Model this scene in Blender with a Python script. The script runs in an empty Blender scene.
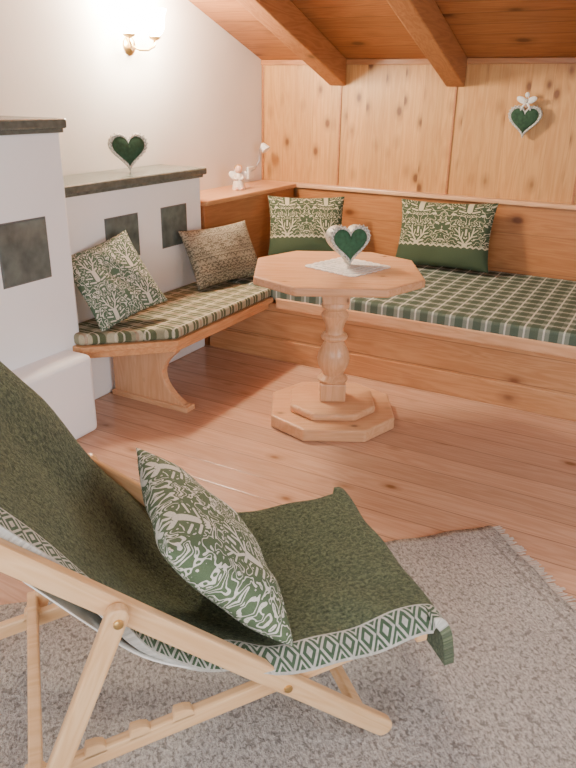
import bpy, bmesh, math, random
from mathutils import Vector, Matrix, Euler
import numpy as np
random.seed(3)
sc=bpy.context.scene
# ------------------------------------------------------------ materials
def newmat(name):
    m=bpy.data.materials.new(name);m.use_nodes=True
    nt=m.node_tree;nt.nodes.clear()
    o=nt.nodes.new('ShaderNodeOutputMaterial');b=nt.nodes.new('ShaderNodeBsdfPrincipled')
    nt.links.new(b.outputs[0],o.inputs[0]);return m,nt,b
class N:
    def __init__(s,nt): s.nt=nt
    def node(s,t,**k):
        n=s.nt.nodes.new(t)
        for a,v in k.items(): setattr(n,a,v)
        return n
    def link(s,a,b): s.nt.links.new(a,b)
    def m(s,op,a,b=None,c=None):
        n=s.node('ShaderNodeMath',operation=op)
        for i,v in enumerate((a,b,c)):
            if v is None: continue
            if isinstance(v,(int,float)): n.inputs[i].default_value=v
            else: s.link(v,n.inputs[i])
        return n.outputs[0]
    def mix(s,f,a,b):
        n=s.node('ShaderNodeMix',data_type='RGBA')
        for i,v in ((0,f),(6,a),(7,b)):
            if isinstance(v,(int,float)): n.inputs[i].default_value=v
            elif isinstance(v,tuple): n.inputs[i].default_value=(*v[:3],1)
            else: s.link(v,n.inputs[i])
        return n.outputs[2]
    def mul(s,a,f):
        n=s.node('ShaderNodeMix',data_type='RGBA',blend_type='MULTIPLY');n.inputs[0].default_value=1
        s.link(a,n.inputs[6]);s.link(f,n.inputs[7]);return n.outputs[2]
    def noise(s,vec,scale,detail=4,rough=.5,dist=0):
        n=s.node('ShaderNodeTexNoise');n.inputs['Scale'].default_value=scale;n.inputs['Detail'].default_value=detail
        n.inputs['Roughness'].default_value=rough;n.inputs['Distortion'].default_value=dist
        if vec is not None: s.link(vec,n.inputs['Vector'])
        return n.outputs['Fac']
    def ramp(s,f,stops):
        n=s.node('ShaderNodeValToRGB');cr=n.color_ramp
        while len(cr.elements)<len(stops): cr.elements.new(.5)
        for e,(p,c) in zip(cr.elements,stops):
            e.position=p;e.color=(c,c,c,1) if isinstance(c,(int,float)) else (*c,1)
        s.link(f,n.inputs[0]);return n.outputs[0]
    def bump(s,h,strength,dist,b):
        n=s.node('ShaderNodeBump');n.inputs['Strength'].default_value=strength;n.inputs['Distance'].default_value=dist
        s.link(h,n.inputs['Height']);s.link(n.outputs[0],b.inputs['Normal'])
def plain(name,col,rough=.5,metal=0,var=.06,scale=8,bump=0,bscale=200,emit=None,estr=0):
    m,nt,b=newmat(name);n=N(nt);tc=n.node('ShaderNodeTexCoord')
    f=n.noise(tc.outputs['Object'],scale,5)
    a=tuple(max(0,c*(1-var)) for c in col);d=tuple(min(1,c*(1+var)) for c in col)
    n.link(n.mix(n.ramp(f,[(.3,0.),(.7,1.)]),a,d),b.inputs['Base Color'])
    b.inputs['Roughness'].default_value=rough;b.inputs['Metallic'].default_value=metal
    if bump: n.bump(n.noise(tc.outputs['Object'],bscale,3),bump,.002,b)
    if emit: b.inputs['Emission Color'].default_value=(*emit,1);b.inputs['Emission Strength'].default_value=estr
    return m
def wood(name,light,dark,grain=0,plank=None,pw=.14,rough=.4,knots=.09,kscale=5,off=0,seam=.006,kcol=None,gs=1.,pvar=.25,sstr=.75):
    m,nt,b=newmat(name);n=N(nt);tc=n.node('ShaderNodeTexCoord')
    sep=n.node('ShaderNodeSeparateXYZ');n.link(tc.outputs['Object'],sep.inputs[0])
    vec=tc.outputs['Object'];seamf=None;pv=None
    if plank is not None:
        t=n.m('DIVIDE',n.m('ADD',sep.outputs[plank],off),pw);fl=n.m('FLOOR',t);fr=n.m('SUBTRACT',t,fl)
        wn=n.node('ShaderNodeTexWhiteNoise',noise_dimensions='1D');n.link(fl,wn.inputs['W']);pv=wn.outputs['Value']
        add=n.node('ShaderNodeVectorMath',operation='ADD')
        sc2=n.node('ShaderNodeVectorMath',operation='SCALE');n.link(wn.outputs['Color'],sc2.inputs[0]);sc2.inputs[3].default_value=7.
        n.link(vec,add.inputs[0]);n.link(sc2.outputs[0],add.inputs[1]);vec=add.outputs[0]
        e=n.m('MINIMUM',fr,n.m('SUBTRACT',1.,fr));seamf=n.ramp(e,[(0,1.),(seam/pw,0.)])
    mp=n.node('ShaderNodeMapping');s=[11*gs,11*gs,11*gs];s[grain]=.9*gs;mp.inputs['Scale'].default_value=s;n.link(vec,mp.inputs[0])
    f=n.noise(mp.outputs[0],1.3,3,.5,.6)
    r=n.m('FRACT',n.m('MULTIPLY',f,7.));r=n.m('ABSOLUTE',n.m('SUBTRACT',r,.5))
    fine=n.noise(mp.outputs[0],9,3,.6)
    g=n.m('ADD',n.m('MULTIPLY',r,1.),n.m('MULTIPLY',fine,.6))
    col=n.mix(n.ramp(g,[(.15,0.),(.85,1.)]),light,dark)
    if pv is not None:
        col=n.mul(col,n.ramp(pv,[(0,1-pvar),(1,1.)]))
    if knots:
        mk=n.node('ShaderNodeMapping');s=[1,1,1];s[grain]=.6;mk.inputs['Scale'].default_value=s;n.link(vec,mk.inputs[0])
        v=n.node('ShaderNodeTexVoronoi');v.inputs['Scale'].default_value=kscale;n.link(mk.outputs[0],v.inputs['Vector'])
        k=n.ramp(v.outputs['Distance'],[(knots*.5,1.),(knots,.35),(knots*1.9,0.)])
        col=n.mix(k,col,kcol or tuple(c*.35 for c in dark))
    if seamf is not None: col=n.mix(n.m('MULTIPLY',seamf,sstr),col,tuple(c*.3 for c in dark))
    n.link(col,b.inputs['Base Color']);b.inputs['Roughness'].default_value=rough
    h=n.m('MULTIPLY',fine,.3)
    if seamf is not None: h=n.m('SUBTRACT',h,seamf)
    n.bump(h,.25,.003,b)
    return m
CRM=(.74,.72,.62)
def weavebump(n,b,vec,sc_=350,st=.4):
    n.bump(n.noise(vec,sc_,2),st,.003,b)
STAG=[((0,-.30),(0,-.10),.055),((.05,-.06),(.13,-.03),.020),((.03,-.03),(.12,.10),.017),((.12,.10),(.15,.30),.015),((.085,.05),(.065,.20),.012),((.14,.18),(.23,.27),.012),((.12,.10),(.23,.14),.012),
      ((.07,-.34),(.20,-.30),.018),((.11,-.22),(.24,-.17),.016),((0,.14),(0,.26),.02)]
def damask(name,green,cream=CRM,nu=2.,nv=2.,band=0.,scale=7.,thr=.5,rough=.9,seed=0.,stag=True,cth=.31,cm=3.6):
    m,nt,b=newmat(name);n=N(nt);tc=n.node('ShaderNodeTexCoord')
    sep=n.node('ShaderNodeSeparateXYZ');n.link(tc.outputs['UV'],sep.inputs[0])
    u=sep.outputs[0];v=sep.outputs[1]
    un=n.m('MULTIPLY',u,nu);vv=n.m('ADD',n.m('MULTIPLY',v,nv),seed*.31)
    uu=n.m('ABSOLUTE',n.m('SUBTRACT',n.m('FRACT',un),.5))
    cb=n.node('ShaderNodeCombineXYZ');n.link(uu,cb.inputs[0]);n.link(vv,cb.inputs[1]);cb.inputs[2].default_value=seed
    f=n.noise(cb.outputs[0],scale,.5,.4,.7)
    if stag:
        vf=n.m('SUBTRACT',n.m('FRACT',vv),.5)
        def cap(A,B,r):
            ax,ay=A;bx,by=B;dx,dy=bx-ax,by-ay;L=dx*dx+dy*dy
            px=n.m('SUBTRACT',uu,ax);py=n.m('SUBTRACT',vf,ay)
            t=n.node('ShaderNodeMath',operation='DIVIDE',use_clamp=True)
            n.link(n.m('ADD',n.m('MULTIPLY',px,dx),n.m('MULTIPLY',py,dy)),t.inputs[0]);t.inputs[1].default_value=L;t=t.outputs[0]
            ex=n.m('SUBTRACT',px,n.m('MULTIPLY',t,dx));ey=n.m('SUBTRACT',py,n.m('MULTIPLY',t,dy))
            return n.m('SUBTRACT',n.m('SQRT',n.m('ADD',n.m('MULTIPLY',ex,ex),n.m('MULTIPLY',ey,ey))),r)
        sd=None
        for A,B,r in STAG:
            c=cap(A,B,r);sd=c if sd is None else n.m('MINIMUM',sd,c)
        inner=n.m('LESS_THAN',sd,0.)
        far=n.m('GREATER_THAN',sd,.030)
        curl=n.m('ABSOLUTE',n.m('SUBTRACT',n.m('FRACT',n.m('MULTIPLY',f,cm)),.5))
        fol=n.m('MULTIPLY',n.m('GREATER_THAN',curl,cth),far)
        w=n.m('MAXIMUM',inner,fol)
    else:
        w=n.ramp(f,[(thr-.03,0.),(thr+.03,1.)])
    if band:
        w=n.m('MULTIPLY',w,n.m('GREATER_THAN',v,band))
        zz=n.m('ABSOLUTE',n.m('SUBTRACT',n.m('FRACT',n.m('MULTIPLY',u,16.)),.5))
        l=n.m('ABSOLUTE',n.m('SUBTRACT',v,n.m('ADD',n.m('MULTIPLY',zz,.05),band-.01)))
        w=n.m('MAXIMUM',w,n.m('LESS_THAN',l,.012))
    fn=n.noise(tc.outputs['UV'],180,2)
    col=n.mix(w,green,cream);col=n.mul(col,n.ramp(fn,[(.3,.7),(.7,1.)]))
    n.link(col,b.inputs['Base Color']);b.inputs['Roughness'].default_value=rough;weavebump(n,b,tc.outputs['UV'],180,.4)
    return m
def plaid(name,base,stripes):
    m,nt,b=newmat(name);n=N(nt);tc=n.node('ShaderNodeTexCoord')
    sep=n.node('ShaderNodeSeparateXYZ');n.link(tc.outputs['Object'],sep.inputs[0])
    col=None
    for (a,per,hw,of,c,st) in stripes:
        t=n.m('FRACT',n.m('ADD',n.m('DIVIDE',sep.outputs[a],per),of))
        e=n.m('ABSOLUTE',n.m('SUBTRACT',t,.5));k=n.m('MULTIPLY',n.m('LESS_THAN',e,hw),st)
        col=n.mix(k,base if col is None else col,c)
    fn=n.noise(tc.outputs['Object'],260,2);col=n.mul(col,n.ramp(fn,[(.3,.75),(.7,1.)]))
    n.link(col,b.inputs['Base Color']);b.inputs['Roughness'].default_value=.9;weavebump(n,b,tc.outputs['Object'],260,.4)
    return m
M={}
M['floor']=wood('floor_pine_boards',(.69,.44,.31),(.55,.32,.21),0,1,.145,.26,.12,6,pvar=.15,seam=.0045,sstr=.75,kcol=(.24,.11,.05))
M['wall_wood']=wood('wall_pine_panel',(.64,.345,.12),(.51,.24,.07),2,0,.137,.42,.19,8,off=.0,seam=.002,kcol=(.15,.055,.015),pvar=.16,sstr=.35)
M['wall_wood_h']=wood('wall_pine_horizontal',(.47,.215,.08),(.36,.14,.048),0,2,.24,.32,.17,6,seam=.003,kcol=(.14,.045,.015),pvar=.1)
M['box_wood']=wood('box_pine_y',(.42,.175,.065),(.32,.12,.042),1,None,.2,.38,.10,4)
M['bed']=wood('bed_pine',(.64,.345,.17),(.50,.235,.10),0,2,.165,.30,.16,6,off=.02,seam=.004,pvar=.1,kcol=(.22,.085,.035))
M['pine']=wood('furniture_pine',(.75,.45,.26),(.63,.335,.175),0,None,.1,.30,.07,6)
M['pine_z']=wood('furniture_pine_vertical',(.75,.45,.26),(.63,.335,.175),2,None,.1,.28,.05,6)
M['pine_y']=wood('furniture_pine_y',(.67,.365,.18),(.53,.255,.11),1,None,.1,.33,.07,6)
M['table_top']=wood('table_top_pine',(.71,.395,.225),(.59,.30,.15),0,1,.11,.24,.06,6,seam=.0015,pvar=.08,sstr=.4)
M['chair_wood']=wood('deck_chair_beech',(.79,.53,.30),(.67,.40,.195),0,None,.1,.36,.06,7,kcol=(.35,.17,.08))
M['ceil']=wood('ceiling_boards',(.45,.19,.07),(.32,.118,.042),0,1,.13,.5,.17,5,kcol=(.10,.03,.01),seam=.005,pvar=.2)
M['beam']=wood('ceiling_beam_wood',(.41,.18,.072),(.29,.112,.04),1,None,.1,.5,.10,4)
M['plaster']=plain('white_plaster',(.74,.71,.67),.85,0,.03,3,.25,40)
M['stove']=plain('stove_white_render',(.92,.95,.98),.7,0,.02,3,.15,60)
M['cornice']=plain('stove_cornice_stone',(.11,.125,.11),.25,0,.22,30)
M['tile']=plain('stove_tile_glaze',(.12,.15,.142),.16,0,.30,14)
M['tileframe']=plain('tile_frame',(.12,.13,.13),.4)
M['brass']=plain('brass',(.75,.52,.22),.28,1,.05)
M['steel']=plain('steel',(.6,.6,.6),.3,1,.05)
M['glow']=plain('lamp_glass_lit',(1,.93,.8),.4,0,.01,emit=(1,.88,.70),estr=90)
M['shade']=plain('opal_shade',(.9,.88,.82),.4,0,.02)
M['white_cloth']=plain('white_cloth',(.82,.82,.79),.9,0,.05,40,.4,200)
M['lace']=plain('lace_cloth',(.80,.76,.72),.9,0,.25,110,.8,120)
M['green_felt']=plain('green_felt',(.022,.06,.032),.95,0,.3,60,.5,150)
M['green_felt_l']=plain('green_felt_light',(.030,.10,.052),.9,0,.25,60,.4,150)
M['silver']=plain('silver_braid',(.44,.42,.37),.45,.2,.65,110,.6,120)
M['skin']=plain('figurine_skin',(.75,.45,.33),.5)
M['robe']=plain('figurine_robe',(.72,.62,.52),.6,0,.12,40)
M['plastic']=plain('white_plastic',(.8,.78,.72),.4)
M['frame_w']=plain('window_frame_white',(.8,.8,.78),.4)
M['fringe']=plain('rug_fringe_yarn',(.55,.49,.44),.95,0,.2,60)
M['dam1']=damask('damask_green_cream',(.10,.165,.10),nu=2,nv=2,scale=8,seed=.3,cth=.34,cm=5)
M['dam2']=damask('damask_green_banded',(.048,.078,.038),(.56,.51,.36),nu=2.,nv=1.6,band=.33,scale=8.,seed=2.7,cth=.35,cm=5)
M['dam3']=damask('damask_beige_fine',(.13,.12,.085),(.38,.35,.265),nu=7,nv=5,scale=8,seed=2.5,thr=.48,stag=False)
M['dam4']=damask('damask_olive_large',(.11,.17,.09),(.80,.79,.72),nu=2,nv=2.0,scale=8.,seed=1.6,cth=.34,cm=5)
W_=(.76,.76,.68)
M['plaid_bed']=plaid('plaid_dark_green',(.22,.26,.215),[(0,.098,.22,0,(.035,.075,.045),.72),(1,.098,.22,0,(.035,.075,.045),.72),(0,.098,.045,.5,W_,.75),(1,.098,.045,.5,W_,.75)])
M['plaid_bench']=plaid('plaid_green_stripe',(.46,.43,.30),[(1,.085,.26,0,(.065,.095,.04),.9),(0,.10,.2,0,(.08,.10,.05),.5),(1,.085,.035,.02,(.64,.60,.45),.85),(0,.10,.04,.5,(.70,.67,.54),.65),(1,.17,.03,.5,(.28,.12,.07),.5)])
def rugmat():
    m,nt,b=newmat('rug_woven_wool');n=N(nt);tc=n.node('ShaderNodeTexCoord')
    mp=n.node('ShaderNodeMapping');mp.inputs['Scale'].default_value=(45,75,1);n.link(tc.outputs['Object'],mp.inputs[0])
    f=n.noise(mp.outputs[0],1.6,3,.75);g=n.noise(tc.outputs['Object'],3,3);f2=n.noise(tc.outputs['Object'],60,2,.6,.5)
    sep=n.node('ShaderNodeSeparateXYZ');n.link(tc.outputs['Object'],sep.inputs[0])
    col=n.mix(n.ramp(f,[(.36,0.),(.62,1.)]),(.31,.285,.265),(.72,.68,.64));col=n.mix(n.ramp(f2,[(.55,0.),(.63,.7)]),col,(.20,.18,.165));col=n.mul(col,n.ramp(g,[(.3,.85),(.7,1.)]))
    e=n.m('ABSOLUTE',n.m('ADD',sep.outputs[1],.055));col=n.mix(n.m('MULTIPLY',n.m('LESS_THAN',e,.006),.5),col,(.22,.19,.17))
    n.link(col,b.inputs['Base Color']);b.inputs['Roughness'].default_value=1.;n.bump(f,1.,.014,b);return m
M['rug']=rugmat()
PADW=.70
def smooth01(x,a,b): t=max(0,min(1,(x-a)/(b-a)));return t*t*(3-2*t)
def catm(P,k=6):
    out=[]
    for i in range(len(P)-1):
        p0=P[max(i-1,0)];p1=P[i];p2=P[i+1];p3=P[min(i+2,len(P)-1)]
        for j in range(k):
            t=j/k;o=[]
            for a in range(2):
                o.append(.5*((2*p1[a])+(-p0[a]+p2[a])*t+(2*p0[a]-5*p1[a]+4*p2[a]-p3[a])*t*t+(-p0[a]+3*p1[a]-3*p2[a]+p3[a])*t**3))
            out.append(tuple(o))
    out.append(P[-1]);return out
prof=[(-1.055,.80),(-1.05,.875),(-1.015,.915),(-.955,.895),(-.90,.845),(-.84,.775),(-.72,.625),(-.60,.465),(-.49,.375),(-.38,.335),(-.24,.325),(-.10,.328),(.02,.336),(.085,.338),(.118,.327),(.140,.290),(.152,.235),(.158,.19)]
PR=catm(prof)
LEN=sum(math.hypot(PR[i+1][0]-PR[i][0],PR[i+1][1]-PR[i][1]) for i in range(len(PR)-1))
def padmat():
    m,nt,b=newmat('pad_green_weave');n=N(nt);tc=n.node('ShaderNodeTexCoord')
    sep=n.node('ShaderNodeSeparateXYZ');n.link(tc.outputs['UV'],sep.inputs[0]);u=sep.outputs[0];v=sep.outputs[1]
    f=n.noise(tc.outputs['UV'],95,4,.8,.6);f2=n.noise(tc.outputs['UV'],4,3)
    base=n.mix(n.ramp(f,[(.38,0.),(.64,1.)]),(.036,.068,.028),(.22,.28,.145));base=n.mul(base,n.ramp(f2,[(.3,.85),(.7,1.)]))
    bw=.062
    e=n.m('MINIMUM',v,n.m('SUBTRACT',PADW,v))
    fu=n.m('ABSOLUTE',n.m('SUBTRACT',n.m('FRACT',n.m('DIVIDE',u,.05)),.5));fv=n.m('ABSOLUTE',n.m('SUBTRACT',n.m('DIVIDE',e,bw),.5))
    s=n.m('ADD',fu,n.m('MULTIPLY',fv,.9))
    l1=n.m('LESS_THAN',n.m('ABSOLUTE',n.m('SUBTRACT',s,.42)),.07)
    l2=n.m('LESS_THAN',s,.17);l4=n.m('LESS_THAN',n.m('ABSOLUTE',n.m('SUBTRACT',s,.68)),.05)
    l3=n.m('GREATER_THAN',fv,.43)
    w=n.m('MAXIMUM',n.m('MAXIMUM',l1,l2),n.m('MAXIMUM',l3,l4))
    inb=n.m('MULTIPLY',n.m('LESS_THAN',e,bw),n.m('LESS_THAN',v,.2))
    inb=n.m('MULTIPLY',inb,n.m('LESS_THAN',u,LEN-.125));w=n.m('MULTIPLY',w,inb)
    col=n.mix(inb,base,(.085,.165,.09));col=n.mix(w,col,(.78,.78,.72));col=n.mul(col,n.ramp(f,[(.3,.8),(.7,1.)]))
    n.link(col,b.inputs['Base Color']);b.inputs['Roughness'].default_value=1.;b.inputs['Sheen Weight'].default_value=.12;n.bump(f,1.,.016,b);return m
M['pad']=padmat()
# ------------------------------------------------------------ geometry helpers
def link(o): sc.collection.objects.link(o);return o
def root(name,loc=(0,0,0),rot=(0,0,0)):
    e=bpy.data.objects.new(name,None);e.location=loc;e.rotation_euler=rot;e.empty_display_size=.1;return link(e)
def mesh(name,vs,fs,mat,parent=None,smooth=False,uv=None,bevel=0,seg=2):
    me=bpy.data.meshes.new(name);me.from_pydata([tuple(v) for v in vs],[],fs);me.update()
    bm=bmesh.new();bm.from_mesh(me);bmesh.ops.recalc_face_normals(bm,faces=bm.faces);bm.to_mesh(me);bm.free()
    o=bpy.data.objects.new(name,me);link(o)
    if mat: me.materials.append(M[mat] if isinstance(mat,str) else mat)
    if uv is not None:
        l=me.uv_layers.new(name='UVMap')
        for lp in me.loops: l.data[lp.index].uv=uv[lp.vertex_index]
    if smooth:
        for p in me.polygons: p.use_smooth=True
    if bevel:
        md=o.modifiers.new('bevel','BEVEL');md.width=bevel;md.segments=seg;md.limit_method='ANGLE';md.angle_limit=math.radians(35)
    if parent: o.parent=parent
    return o
def box(name,a,b,mat,parent=None,bevel=0,**k):
    x0,y0,z0=a;x1,y1,z1=b
    vs=[(x0,y0,z0),(x1,y0,z0),(x1,y1,z0),(x0,y1,z0),(x0,y0,z1),(x1,y0,z1),(x1,y1,z1),(x0,y1,z1)]
    return mesh(name,vs,[(0,3,2,1),(4,5,6,7),(0,1,5,4),(1,2,6,5),(2,3,7,6),(3,0,4,7)],mat,parent,bevel=bevel,**k)
def prism(name,pts,z0,z1,mat,parent=None,bevel=0,axis='z',seg=2,smooth=False):
    n=len(pts)
    def P(p,z): return (p[0],p[1],z) if axis=='z' else ((p[0],z,p[1]) if axis=='y' else (z,p[0],p[1]))
    vs=[P(p,z0) for p in pts]+[P(p,z1) for p in pts]
    fs=[tuple(range(n-1,-1,-1)),tuple(range(n,2*n))]+[(i,(i+1)%n,n+(i+1)%n,n+i) for i in range(n)]
    return mesh(name,vs,fs,mat,parent,bevel=bevel,seg=seg,smooth=smooth)
def lathe(name,prof,mat,parent=None,seg=40,center=(0,0,0),smooth=True):
    vs=[];fs=[]
    for r,z in prof:
        for i in range(seg):
            a=2*math.pi*i/seg;vs.append((center[0]+r*math.cos(a),center[1]+r*math.sin(a),center[2]+z))
    m=len(prof)
    for j in range(m-1):
        for i in range(seg):
            fs.append((j*seg+i,j*seg+(i+1)%seg,(j+1)*seg+(i+1)%seg,(j+1)*seg+i))
    fs.append(tuple(range(seg)));fs.append(tuple((m-1)*seg+i for i in range(seg)))
    o=mesh(name,vs,fs,mat,parent,smooth=smooth)
    md=o.modifiers.new('es','EDGE_SPLIT');md.split_angle=math.radians(50)
    return o
def tube(name,pts,r,mat,parent=None,seg=10,closed=False):
    pts=[Vector(p) for p in pts];n=len(pts);vs=[];fs=[];up=None
    for i,p in enumerate(pts):
        if closed: t=(pts[(i+1)%n]-pts[i-1]).normalized()
        else: t=(pts[min(i+1,n-1)]-pts[max(i-1,0)]).normalized()
        if up is None: up=t.orthogonal().normalized()
        up=(up-t*up.dot(t)).normalized();s=t.cross(up)
        rr=r[i] if isinstance(r,(list,tuple)) else r
        for k in range(seg):
            a=2*math.pi*k/seg;vs.append(p+(up*math.cos(a)+s*math.sin(a))*rr)
    for i in range(n if closed else n-1):
        j=(i+1)%n
        for k in range(seg): fs.append((i*seg+k,i*seg+(k+1)%seg,j*seg+(k+1)%seg,j*seg+k))
    if not closed: fs.append(tuple(range(seg)));fs.append(tuple((n-1)*seg+k for k in range(seg)))
    return mesh(name,vs,fs,mat,parent,smooth=True)
def ellipsoid(name,c,r,mat,parent=None,rot=None,seg=20):
    bm=bmesh.new();bmesh.ops.create_uvsphere(bm,u_segments=seg,v_segments=seg//2,radius=1)
    mt=Matrix.Translation(c)@(rot.to_matrix().to_4x4() if rot else Matrix())@Matrix.Diagonal((*r,1))
    bmesh.ops.transform(bm,matrix=mt,verts=bm.verts)
    me=bpy.data.meshes.new(name);bm.to_mesh(me);bm.free();me.materials.append(M[mat])
    for p in me.polygons:p.use_smooth=True
    o=link(bpy.data.objects.new(name,me));o.parent=parent;return o
def cushion(name,w,h,t,mat,loc,rot,sag=0.,seed=0):
    n=32;vs=[];uv=[];fs=[];rnd=random.Random(seed);ph=[rnd.uniform(0,6) for _ in range(4)]
    for side in (1,-1):
        for j in range(n+1):
            for i in range(n+1):
                u=i/n*2-1;v=j/n*2-1
                k=(1-abs(u)**2.6)*(1-abs(v)**2.6);th=max(0,k)**.5*t/2
                pin=1-.075*(1-abs(v)**2)*abs(u)**3;pinv=1-.075*(1-abs(u)**2)*abs(v)**3
                x=u*w/2*pin;y=v*h/2*pinv
                z=side*(th+.0015)+.006*math.sin(5*u+ph[0])*math.sin(4*v+ph[1])*k*side+.004*math.sin(9*u+6*v+ph[2])*k
                z+=sag*(u*u+v*v)
                vs.append((x,y,z));uv.append((i/n,j/n))
    m=(n+1)**2
    for s in (0,1):
        for j in range(n):
            for i in range(n):
                a=s*m+j*(n+1)+i;fs.append((a,a+1,a+n+2,a+n+1))
    e=[i for i in range(n+1)]+[(j)*(n+1)+n for j in range(1,n+1)]+[n*(n+1)+i for i in range(n-1,-1,-1)]+[j*(n+1) for j in range(n-1,0,-1)]
    for k in range(len(e)):
        a=e[k];b=e[(k+1)%len(e)];fs.append((a,b,b+m,a+m))
    o=mesh(name,vs,fs,mat,None,smooth=True,uv=uv);o.location=loc;o.rotation_euler=rot
    return o
# ------------------------------------------------------------ room shell
XW=-2.9;YB=4.88;XR=2.0;YR=-1.1;SL=.335;ZB=1.78
zc=lambda y:ZB+SL*(YB-y)
box('floor',(XW-.1,YR-.1,-.08),(XR+.1,YB+.1,0),'floor')
prism('wall_left',[(YR-.1,0),(YB+.1,0),(YB+.1,zc(YB+.1)),(YR-.1,zc(YR-.1))],XW-.1,XW,'plaster',axis='x')
wb=root('wall_back')
box('wall_back_core',(XW-.1,YB,0),(XR+.1,YB+.1,zc(YB)+.02),'wall_wood',wb)
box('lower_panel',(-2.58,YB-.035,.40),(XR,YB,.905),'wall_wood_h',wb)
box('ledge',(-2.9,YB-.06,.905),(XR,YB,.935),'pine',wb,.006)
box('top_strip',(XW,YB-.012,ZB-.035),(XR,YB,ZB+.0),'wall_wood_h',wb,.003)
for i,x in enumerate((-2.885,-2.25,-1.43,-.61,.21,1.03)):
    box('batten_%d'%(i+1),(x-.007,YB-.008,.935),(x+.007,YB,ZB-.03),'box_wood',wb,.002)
def wall_right():
    r=root('wall_right');top=lambda y:zc(y)
    Y0,Y1,Z0,Z1=.6,2.6,.7,1.95
    prism('below',[(YR,0),(YB,0),(YB,Z0),(YR,Z0)],XR,XR+.1,'plaster',r,axis='x')
    prism('front',[(YR,Z0),(Y0,Z0),(Y0,top(Y0)),(YR,top(YR))],XR,XR+.1,'plaster',r,axis='x')
    prism('back',[(Y1,Z0),(YB,Z0),(YB,top(YB)),(Y1,top(Y1))],XR,XR+.1,'plaster',r,axis='x')
    prism('above',[(Y0,Z1),(Y1,Z1),(Y1,top(Y1)),(Y0,top(Y0))],XR,XR+.1,'plaster',r,axis='x')
    w=root('window_1')
    for a,b in (((Y0,Z0),(Y1,Z0+.06)),((Y0,Z1-.06),(Y1,Z1)),((Y0,Z0),(Y0+.06,Z1)),((Y1-.06,Z0),(Y1,Z1)),(((Y0+Y1)/2-.04,Z0),((Y0+Y1)/2+.04,Z1))):
        box('frame',(XR+.02,a[0],a[1]),(XR+.08,b[0],b[1]),'frame_w',w,.005)
wall_right()
def wall_rear():
    r=root('wall_front');X0,X1,Z0,Z1=-1.6,1.2,.2,2.3
    box('left',(XW,YR-.1,0),(X0,YR,zc(YR)),'plaster',r);box('right',(X1,YR-.1,0),(XR,YR,zc(YR)),'plaster',r)
    box('below',(X0,YR-.1,0),(X1,YR,Z0),'plaster',r);box('above',(X0,YR-.1,Z1),(X1,YR,zc(YR)),'plaster',r)
    w=root('window_2')
    for a,b in (((X0,Z0),(X1,Z0+.06)),((X0,Z1-.06),(X1,Z1)),((X0,Z0),(X0+.06,Z1)),((X1-.06,Z0),(X1,Z1)),((-.24,Z0),(-.16,Z1))):
        box('frame',(a[0],YR-.08,a[1]),(b[0],YR-.02,b[1]),'frame_w',w,.005)
wall_rear()
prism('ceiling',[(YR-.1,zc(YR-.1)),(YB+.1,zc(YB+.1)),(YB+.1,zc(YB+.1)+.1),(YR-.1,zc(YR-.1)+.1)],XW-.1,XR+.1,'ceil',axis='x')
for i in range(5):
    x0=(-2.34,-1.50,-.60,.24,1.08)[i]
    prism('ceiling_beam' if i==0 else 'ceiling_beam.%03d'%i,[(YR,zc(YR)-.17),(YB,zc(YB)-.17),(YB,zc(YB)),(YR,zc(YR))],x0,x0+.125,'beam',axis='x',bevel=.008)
# ------------------------------------------------------------ stove
st=root('tiled_stove')
SX=-2.58;TX=-2.46
box('low_block',(XW,2.42,0),(SX,3.62,1.093),'stove',st,.012)
box('low_cornice',(XW,2.43,1.097),(SX+.035,3.645,1.137),'cornice',st,.010,seg=3)
box('low_cornice_under',(XW,2.43,1.080),(SX+.015,3.63,1.099),'cornice',st,.004)
box('tall_block',(XW,.9,0),(TX,2.405,1.385),'stove',st,.012)
box('tall_cornice',(XW,.88,1.398),(TX+.03,2.425,1.44),'cornice',st,.010,seg=3)
box('tall_cornice_under',(XW,.88,1.380),(TX+.014,2.415,1.40),'cornice',st,.004)
box('plinth',(XW,.88,0),(-2.31,2.325,.40),'stove',st,.03,seg=4)
def tile(nm,x,y0,y1,z0,z1):
    box(nm+'_frame',(x-.005,y0-.006,z0-.006),(x+.002,y1+.006,z1+.006),'tileframe',st,.001)
    box(nm,(x-.003,y0,z0),(x+.005,y1,z1),'tile',st,.002)
tile('tile_low_1',SX,2.77,3.02,.72,.94);tile('tile_low_2',SX,3.23,3.46,.72,.94)
tile('tile_tall_1',TX,2.00,2.26,.77,1.03);tile('tile_tall_2',TX,1.54,1.80,.77,1.03);tile('tile_tall_3',TX,1.08,1.34,.77,1.03)
# ------------------------------------------------------------ corner bench + bed
cab=root('backrest_cabinet')
box('backrest_box',(XW,3.65,0),(SX,YB-.062,.905),'box_wood',cab,.004)
box('backrest_shelf',(XW,3.65,.905),(SX+.02,YB-.062,.935),'pine_y',cab,.006)
cb=root('corner_bench')
seat=[(SX+.002,2.345),(-2.40,2.345),(-2.07,2.67),(-2.07,3.63),(SX+.002,3.63)]
prism('seat_board',seat,.375,.405,'pine_y',cb,.006)
ap=[(SX+.02,2.40),(-2.415,2.385),(-2.10,2.69),(-2.10,3.62),(-2.13,3.62),(-2.13,2.71),(-2.43,2.42),(SX+.02,2.42)]
prism('seat_apron',ap,.335,.375,'pine_y',cb,.002)
lp=[(-2.55,0),(-2.07,0),(-2.07,.035)]
for t in range(0,13):
    a=t/12;z=.035+a*.30
    x=-2.09-.115*math.sin(math.pi*min(1,a*1.05))**.8-.02*a if a>.02 else -2.09
    lp.append((x,z))
lp+=[(-2.12,.375),(-2.55,.375)]
prism('support_leg',lp,2.71,2.755,'pine_z',cb,.004,axis='y')
box('leg_foot',(-2.56,2.695,0),(-2.055,2.77,.03),'pine',cb,.004)
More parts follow.
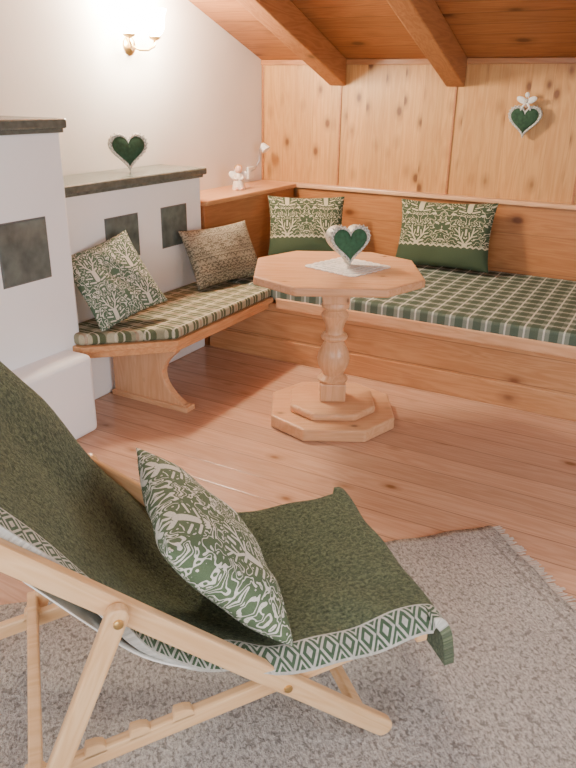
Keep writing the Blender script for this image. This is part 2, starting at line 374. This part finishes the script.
prism('bench_cushion',[(SX+.005,2.36),(-2.42,2.36),(-2.085,2.685),(-2.085,3.635),(SX+.005,3.635)],.405,.462,'plaid_bench',cb,.018,seg=4)
BY=3.65;BX=.15
bd=root('daybed')
box('bed_front',(-2.55,BY,0),(BX,BY+.03,.36),'bed',bd,.003)
box('bed_plinth_rail',(-2.56,BY-.012,0),(BX,BY+.0,.135),'bed',bd,.005)
box('bed_top_rail',(-2.06,BY-.018,.335),(BX+.02,BY+.05,.40),'pine',bd,.007)
box('bed_body',(-2.575,BY+.03,0),(BX,YB-.04,.34),'bed',bd)
box('bed_end_board',(BX-.01,BY,0),(BX+.02,YB-.04,.40),'pine_y',bd,.004)
box('bed_mattress',(-2.575,BY-.008,.38),(BX-.012,YB-.04,.462),'plaid_bed',bd,.018,seg=4)
# ------------------------------------------------------------ table
tb=root('pedestal_table',(-1.395,3.06,0),(0,0,math.radians(28)))
def octa(w,c): 
    h=w/2;return [(-h+c,-h),(h-c,-h),(h,-h+c),(h,h-c),(h-c,h),(-h+c,h),(-h,h-c),(-h,-h+c)]
prism('table_top',octa(.785,.19),.742,.782,'table_top',tb,.009,seg=3)
prism('under_frame',octa(.50,.12),.705,.742,'pine',tb,.004)
prism('base_lower',octa(.62,.16),0,.065,'pine',tb,.010,seg=3)
prism('base_upper',octa(.43,.11),.065,.105,'pine',tb,.014,seg=3)
box('column_foot_block',(-.066,-.066,.105),(.066,.066,.20),'pine_z',tb,.008)
box('column_head_block',(-.066,-.066,.615),(.066,.066,.705),'pine_z',tb,.008)
lathe('turned_column',[(r*1.24,z) for r,z in [(.050,.195),(.060,.205),(.062,.215),(.050,.228),(.040,.238),(.046,.25),(.060,.285),(.066,.32),(.060,.36),(.046,.395),(.036,.415),(.050,.425),(.054,.436),(.050,.448),(.038,.455),(.034,.475),(.040,.505),(.052,.535),(.056,.55),(.048,.565),(.040,.575),(.054,.587),(.056,.600),(.050,.617)]],'pine_z',tb)
dl=root('table_doily',(-1.36,3.105,.783),(0,0,math.radians(75)))
pts=[]
for i in range(192):
    a=2*math.pi*i/192;c,s=math.cos(a),math.sin(a);k=1/max(abs(c),abs(s))
    k=min(k,1.36);rr=.150*k+.008*abs(math.sin(a*12));pts.append((rr*c,rr*s))
prism('doily_cloth',pts,0,.003,'lace',dl)
for q,(kk,r_) in enumerate(((.80,.0022),(.62,.0018),(.40,.0018))):
    tube('lace_ring_%d'%(q+1),[(x*kk,y*kk,.004) for x,y in pts[::2]],r_,'white_cloth',dl,6,True)
def heartpts(sz,n=72):
    P=[]
    for i in range(n):
        t=2*math.pi*i/n;x=16*math.sin(t)**3;y=13*math.cos(t)-5*math.cos(2*t)-2*math.cos(3*t)-math.cos(4*t);P.append((x*sz/34,(y+2.5)*sz/34))
    return P
def heart(rt,sz,t,front,side,border,zig=True):
    P=heartpts(sz);n=len(P)
    prism('heart_body',P,-t/2,t/2,side,rt,.004,axis='y')
    vs=[(0,-t/2-.014,0)];fs=[]
    rings=[(.35,.013),(.65,.010),(.80,.004),(.84,0)]
    for k,d in rings:
        for x,z in P: vs.append((x*k,-t/2-d-.001,z*k))
    for i in range(n): fs.append((0,1+i,1+(i+1)%n))
    for r_ in range(len(rings)-1):
        for i in range(n): fs.append((1+r_*n+i,1+r_*n+(i+1)%n,1+(r_+1)*n+(i+1)%n,1+(r_+1)*n+i))
    mesh('heart_front',vs,fs,front,rt,smooth=True)
    tube('border_braid',[(x*.95,-t/2-.002,z*.95) for x,z in P],sz*.022,border,rt,8,True)
    tube('inner_braid',[(x*.86,-t/2-.003,z*.86) for x,z in P],sz*.012,'silver',rt,8,True)
    if zig:
        zz=[]
        for i in range(n):
            k=.98 if i%2 else .87;zz.append((P[i][0]*k,-t/2-.006,P[i][1]*k))
        tube('border_zigzag',zz,sz*.008,'white_cloth',rt,6,True)
        Q=heartpts(sz,36)
        bm=bmesh.new()
        for x,z in Q:
            bmesh.ops.create_icosphere(bm,subdivisions=1,radius=sz*.022,matrix=Matrix.Translation((x*1.02,-t/2+.002,z*1.02)))
        me=bpy.data.meshes.new('beads');bm.to_mesh(me);bm.free();me.materials.append(M['silver']);o=link(bpy.data.objects.new('edge_beads',me));o.parent=rt
h1=root('heart_ornament',(-1.375,3.125,.787+.098),(math.radians(-5),0,math.radians(46)))
heart(h1,.215,.07,'green_felt_l','silver','silver',True)
h2=root('heart_ornament',(-2.74,3.17,1.139+.103),(math.radians(-6),0,math.radians(52)))
heart(h2,.225,.035,'green_felt','silver','silver')
h3=root('heart_wall_hanging',(-.965,YB-.035,1.415),(0,0,0))
heart(h3,.215,.03,'green_felt','silver','silver')
tube('hanging_cord',[(0,-.01,.08),(0.012,-.01,.12),(0,-.005,.17),(-.012,-.01,.12),(0,-.01,.08)],.002,'white_cloth',h3,6)
for s in (-1,1):
    ellipsoid('bow_loop_%d'%(s+2),(s*.03,-.02,.125),(.034,.010,.018),'white_cloth',h3,Euler((0,-s*.45,0)))
    tube('bow_tail_%d'%(s+2),[(0,-.02,.115),(s*.018,-.024,.09),(s*.03,-.022,.065)],[.006,.007,.004],'white_cloth',h3,8)
ellipsoid('bow_knot',(0,-.022,.12),(.014,.012,.014),'silver',h3)
ellipsoid('angel_head',(0,-.02,.155),(.014,.012,.015),'white_cloth',h3)
# ------------------------------------------------------------ cushions
R=math.radians
r1=(Matrix.Rotation(R(62),3,'Z')@Matrix.Rotation(R(58),3,'X')@Matrix.Rotation(R(17),3,'Z')).to_euler()
cushion('throw_pillow',.40,.42,.13,'dam1',(-2.43,2.64,.672),r1,seed=1)
cushion('throw_pillow',.56,.36,.13,'dam3',(-2.41,3.59,.640),(R(64),0,R(78)),seed=2)
cushion('throw_pillow',.54,.44,.13,'dam2',(-2.27,4.43,.692),(R(68),0,R(30)),seed=3)
cushion('throw_pillow',.66,.45,.14,'dam2',(-1.36,4.68,.694),(R(74),R(-2),R(0)),seed=4)
# ------------------------------------------------------------ wall sconce
sn=root('wall_sconce',(XW,3.42,1.79),(0,0,0))
lathe_o=lathe('wall_plate',[(.0,0),(.050,0),(.050,.008),(.04,.016),(.018,.026),(.0,.028)],'brass',sn,28);lathe_o.rotation_euler=(0,R(90),0)
for i,s in enumerate((-1,1)):
    pts=[(.02,0,0),(.05,s*.03,-.02),(.08,s*.07,-.02),(.10,s*.10,.0),(.10,s*.11,.04)]
    tube('arm_%d'%(i+1),pts,.007,'brass',sn)
    lathe('cup_%d'%(i+1),[(.008,.03),(.03,.04),(.034,.05),(.012,.055)],'brass',sn,24,(.10,s*.11,0))
    lathe('tulip_shade_%d'%(i+1),[(.020,.052),(.042,.07),(.056,.10),(.058,.13),(.060,.16),(.072,.19),(.066,.192),(.050,.165),(.0,.15)],'glow',sn,28,(.10,s*.11,0))
    for k,(x,z,e) in enumerate(((.12,.25,60),(.17,.08,48))):
        L=bpy.data.lights.new('sconce_bulb_light_%d_%d'%(i+1,k+1),'POINT');L.energy=e;L.color=(1,.85,.64);L.shadow_soft_size=.05
        lo=link(bpy.data.objects.new('bulb_light_%d_%d'%(i+1,k+1),L));lo.location=(x,s*.11,z);lo.parent=sn
rl=root('reading_lamp',(XW,4.70,1.0))
box('wall_plate',(0,-.04,-.045),(.02,.04,.045),'plastic',rl,.006)
tube('gooseneck',[(.01,0,.01),(.05,0,.03),(.075,.02,.09),(.07,.03,.16),(.10,.02,.205)],.005,'steel',rl)
s_=lathe('shade',[(.012,0),(.02,.01),(.034,.05),(.036,.055)],'shade',rl,24);s_.location=(.10,.02,.21);s_.rotation_euler=(0,R(140),0)
box('power_socket',(0,-.21,-.04),(.012,-.13,.04),'plastic',rl,.004)
an=root('angel_figurine',(-2.71,4.25,.936),(0,0,R(40)));an.scale=(1.15,1.15,1.2)
lathe('robe',[(.038,0),(.040,.006),(.034,.03),(.026,.06),(.020,.082),(.012,.092)],'robe',an,24)
ellipsoid('head',(0,-.002,.112),(.022,.022,.024),'skin',an)
ellipsoid('hair',(0,.004,.119),(.024,.022,.020),'brass',an)
for s in (-1,1):
    ellipsoid('wing_%d'%(s+2),(s*.03,.018,.078),(.028,.005,.020),'white_cloth',an,Euler((0,-s*.6,0)))
    tube('arm_%d'%(s+2),[(s*.018,0,.08),(s*.028,-.018,.062),(s*.008,-.03,.06)],[.008,.007,.005],'robe',an,8)
    ellipsoid('foot_%d'%(s+2),(s*.014,-.034,.009),(.01,.016,.008),'skin',an)
# ------------------------------------------------------------ rug
rg=root('woven_rug',(-.41,2.43,0),(0,0,R(-45)))
n=60;vs=[];fs=[]
LX,LY=1.9,2.4
for j in range(n+1):
    for i in range(n+1):
        vs.append((LX*i/n+.004*math.sin(j*1.1),-LY*j/n+.004*math.sin(i*.9),.008+.0010*math.sin(i*.7)*math.sin(j*.6)))
for j in range(n):
    for i in range(n): a=j*(n+1)+i;fs.append((a,a+1,a+n+2,a+n+1))
o=mesh('rug_weave',vs,fs,'rug',rg,smooth=True);md=o.modifiers.new('s','SOLIDIFY');md.thickness=.007;md.offset=-1
bm=bmesh.new()
for k in range(200):
    x=LX*(k+.5)/200
    a=Vector((x,-.004,.004));b=Vector((x+random.uniform(-.006,.006),.042+random.uniform(-.008,.010),.002))
    q=[bm.verts.new(v) for v in (a+Vector((-.003,0,0)),a+Vector((.003,0,0)),b+Vector((.0025,0,0)),b+Vector((-.0025,0,0)))]
    top=[bm.verts.new(v.co+Vector((0,0,.003))) for v in q]
    bm.faces.new(top)
    for i in range(4): bm.faces.new((q[i],q[(i+1)%4],top[(i+1)%4],top[i]))
me=bpy.data.meshes.new('fringe');bm.to_mesh(me);bm.free();me.materials.append(M['fringe']);o=link(bpy.data.objects.new('rug_fringe',me));o.parent=rg
# ------------------------------------------------------------ deck chair
ZC=.014
dc=root('deck_chair',(-.40,1.32,ZC),(0,0,math.atan2(.74,.67)))
CW=.63
def bar(name,p0,p1,wd,y0,y1,mat='chair_wood',bev=.006):
    a=Vector((p0[0],p0[1]));b=Vector((p1[0],p1[1]));L=(b-a).length;ang=math.atan2(b.y-a.y,b.x-a.x)
    pts=[]
    for k in range(13):
        t=math.pi/2+math.pi*k/12;pts.append((wd/2*math.cos(t),wd/2*math.sin(t)))
    for k in range(13):
        t=-math.pi/2+math.pi*k/12;pts.append((L+wd/2*math.cos(t),wd/2*math.sin(t)))
    o=prism(name,pts,y0,y1,mat,dc,bev,axis='y')
    o.location=(p0[0],0,p0[1]);o.rotation_euler=(0,-ang,0);return o
F1a,F1b=(-.015,.029),(-.99,.866)
bar('rail_near',F1a,F1b,.052,0,.028);bar('rail_far',F1a,F1b,.052,CW-.028,CW)
F2a,F2b=(.075,.305),(-1.38,.026)
bar('seat_rail_near',F2a,F2b,.045,.032,.058);bar('seat_rail_far',F2a,F2b,.045,CW-.058,CW-.032)
F3a,F3b=(-.65,.575),(-.84,.115)
bar('prop_near',F3a,F3b,.046,-.030,-.003);bar('prop_far',F3a,F3b,.046,CW+.003,CW+.030)
def xbar(name,s,z,wd,h,y0,y1,ang=0):
    o=box(name,(-wd/2,y0,-h/2),(wd/2,y1,h/2),'chair_wood',dc,.005);o.location=(s,0,z);o.rotation_euler=(0,ang,0)
xbar('foot_crossbar',-.075,.080,.045,.022,.028,CW-.028,R(40))
xbar('top_crossbar',-.975,.853,.05,.026,.028,CW-.028,R(40))
xbar('front_crossbar',.070,.303,.03,.03,.0,CW)
xbar('prop_crossbar',-.85,.155,.03,.03,-.03,CW+.03)
xbar('rear_crossbar',-1.32,.042,.05,.024,.058,CW-.058)
for k,s in enumerate((-.57,-.67,-.77,-.90)):
    z=.026+(s+1.38)*.1917+.024
    for nm,y0,y1 in (('near',.032,.058),('far',CW-.058,CW-.032)):
        o=prism('notch_%s_%d'%(nm,k+1),[(-.034,-.008),(.034,-.008),(.026,.016),(.010,.024),(-.012,.026),(-.020,.006)],y0,y1,'chair_wood',dc,.003,axis='y');o.location=(s+.045,0,z);o.rotation_euler=(0,-.187,0)
for nm,s,z,y in (('pivot_bolt_1',-.28,.250,-.003),('pivot_bolt_2',-.65,.565,-.034),('pivot_bolt_3',-.28,.250,CW+.003),('pivot_bolt_4',-.65,.565,CW+.034)):
    o=lathe(nm,[(0,-.003),(.010,-.003),(.010,.002),(.005,.004),(0,.004)],'brass',dc,20);o.location=(s,y,z);o.rotation_euler=(R(90),0,0)
def sheet(name,mat,th,kind):
    vs=[];uv=[];fs=[];m=44;L=0;rows=[p for p in PR if kind=='pad' or (p[0]<=.1 and p[0]>-.97)]
    for r_,(s,z) in enumerate(rows):
        if r_: L+=math.hypot(s-rows[r_-1][0],z-rows[r_-1][1])
        back=smooth01(-s,.70,.84);seatp=smooth01(s,-.42,-.30);fb=smooth01(-s,.66,.78);fm=smooth01(-s,.40,.60)
        topf=1-smooth01(-s,.85,1.02)
        if kind=='pad':
            ya=.036-seatp*.036-back*.012;yb=CW-.036+seatp*.045+fb*.085
        else: ya=.034;yb=CW-.034
        sag=.035*math.sin(math.pi*smooth01(s,-1.02,.1))
        for i in range(m+1):
            v=i/m;y=ya+(yb-ya)*v
            if kind=='pad':
                zz=z-sag*math.sin(math.pi*v)+.007*math.sin(s*13+v*5)*math.sin(v*8+1)+.004*math.sin(s*31+v*17)
                zz+=(fm*.075+fb*.02)*smooth01(v,.55,.92)*(.45+.55*topf)
                zz+=.012*seatp*smooth01(v,.6,.95)
                zz-=.035*max(0,1-v/.07)**1.5*smooth01(s,-.68,-.58)*(1 if s<.1 else .0)
                zz-=.05*max(0,1-(1-v)/.06)**1.5*(1 if s<.1 else .0)*(1-fm*.7)
                vs.append((s,y,zz));uv.append((L,PADW*v))
            else:
                drop=.030+.055*smooth01(-s,.45,.75)
                zz=z-drop-sag*1.1*math.sin(math.pi*v)
                vs.append((s,y,zz));uv.append((L,PADW*v))
    for r_ in range(len(rows)-1):
        for i in range(m): a=r_*(m+1)+i;fs.append((a,a+1,a+m+2,a+m+1))
    o=mesh(name,vs,fs,mat,dc,smooth=True,uv=uv)
    md=o.modifiers.new('s','SOLIDIFY');md.thickness=th;md.offset=0
    md=o.modifiers.new('b','BEVEL');md.width=th*.35;md.segments=3;md.limit_method='ANGLE'
    return o
sheet('green_pad','pad',.028,'pad')
sheet('canvas_sling','white_cloth',.004,'sling')
dx=Vector((.67,.74,0)).normalized();wy=Vector((-.74,.67,0)).normalized();P0=Vector((-.40,1.32,0))
c=P0+dx*(-.395)+wy*.270+Vector((0,0,.518))
sl=R(50);Yv=(-dx*math.cos(sl)+Vector((0,0,1))*math.sin(sl));Xv=-wy
Zv=Xv.cross(Yv)
if Zv.z<0: Xv=wy;Zv=Xv.cross(Yv)
mr=Matrix((Xv,Yv,Zv)).transposed()
cushion('throw_pillow',.48,.43,.15,'dam4',c,mr.to_euler(),seed=7)
# ------------------------------------------------------------ lights
def area(name,loc,rot,sx,sy,e,col):
    L=bpy.data.lights.new(name,'AREA');L.shape='RECTANGLE';L.size=sx;L.size_y=sy;L.energy=e;L.color=col
    o=link(bpy.data.objects.new(name,L));o.location=loc;o.rotation_euler=rot
area('window_daylight_front',(-.2,YR-.15,1.25),(R(90),0,0),2.7,2.0,80,(.98,.98,1))
area('window_daylight_right',(XR+.13,1.6,1.32),(0,R(90),0),1.2,1.9,58,(.98,.98,1))
w=bpy.data.worlds.new('sky');sc.world=w;w.use_nodes=True;nt=w.node_tree;bg=nt.nodes['Background'];bg.inputs[0].default_value=(.9,.95,1,1);bg.inputs[1].default_value=1.0
# ------------------------------------------------------------ camera
def rot(a,b,c_):
    return (Matrix.Rotation(a,3,'Z')@Matrix.Rotation(math.pi/2-b,3,'X')@Matrix.Rotation(c_,3,'Z'))
CR=rot(.49545,.38926,.01613);cam=bpy.data.cameras.new('camera');cam.sensor_fit='VERTICAL';cam.sensor_height=24;cam.lens=24*705.9/768;cam.clip_start=.02
co=link(bpy.data.objects.new('camera',cam));co.matrix_world=Matrix.Translation((0,0,1.55))@CR.to_4x4();sc.camera=co
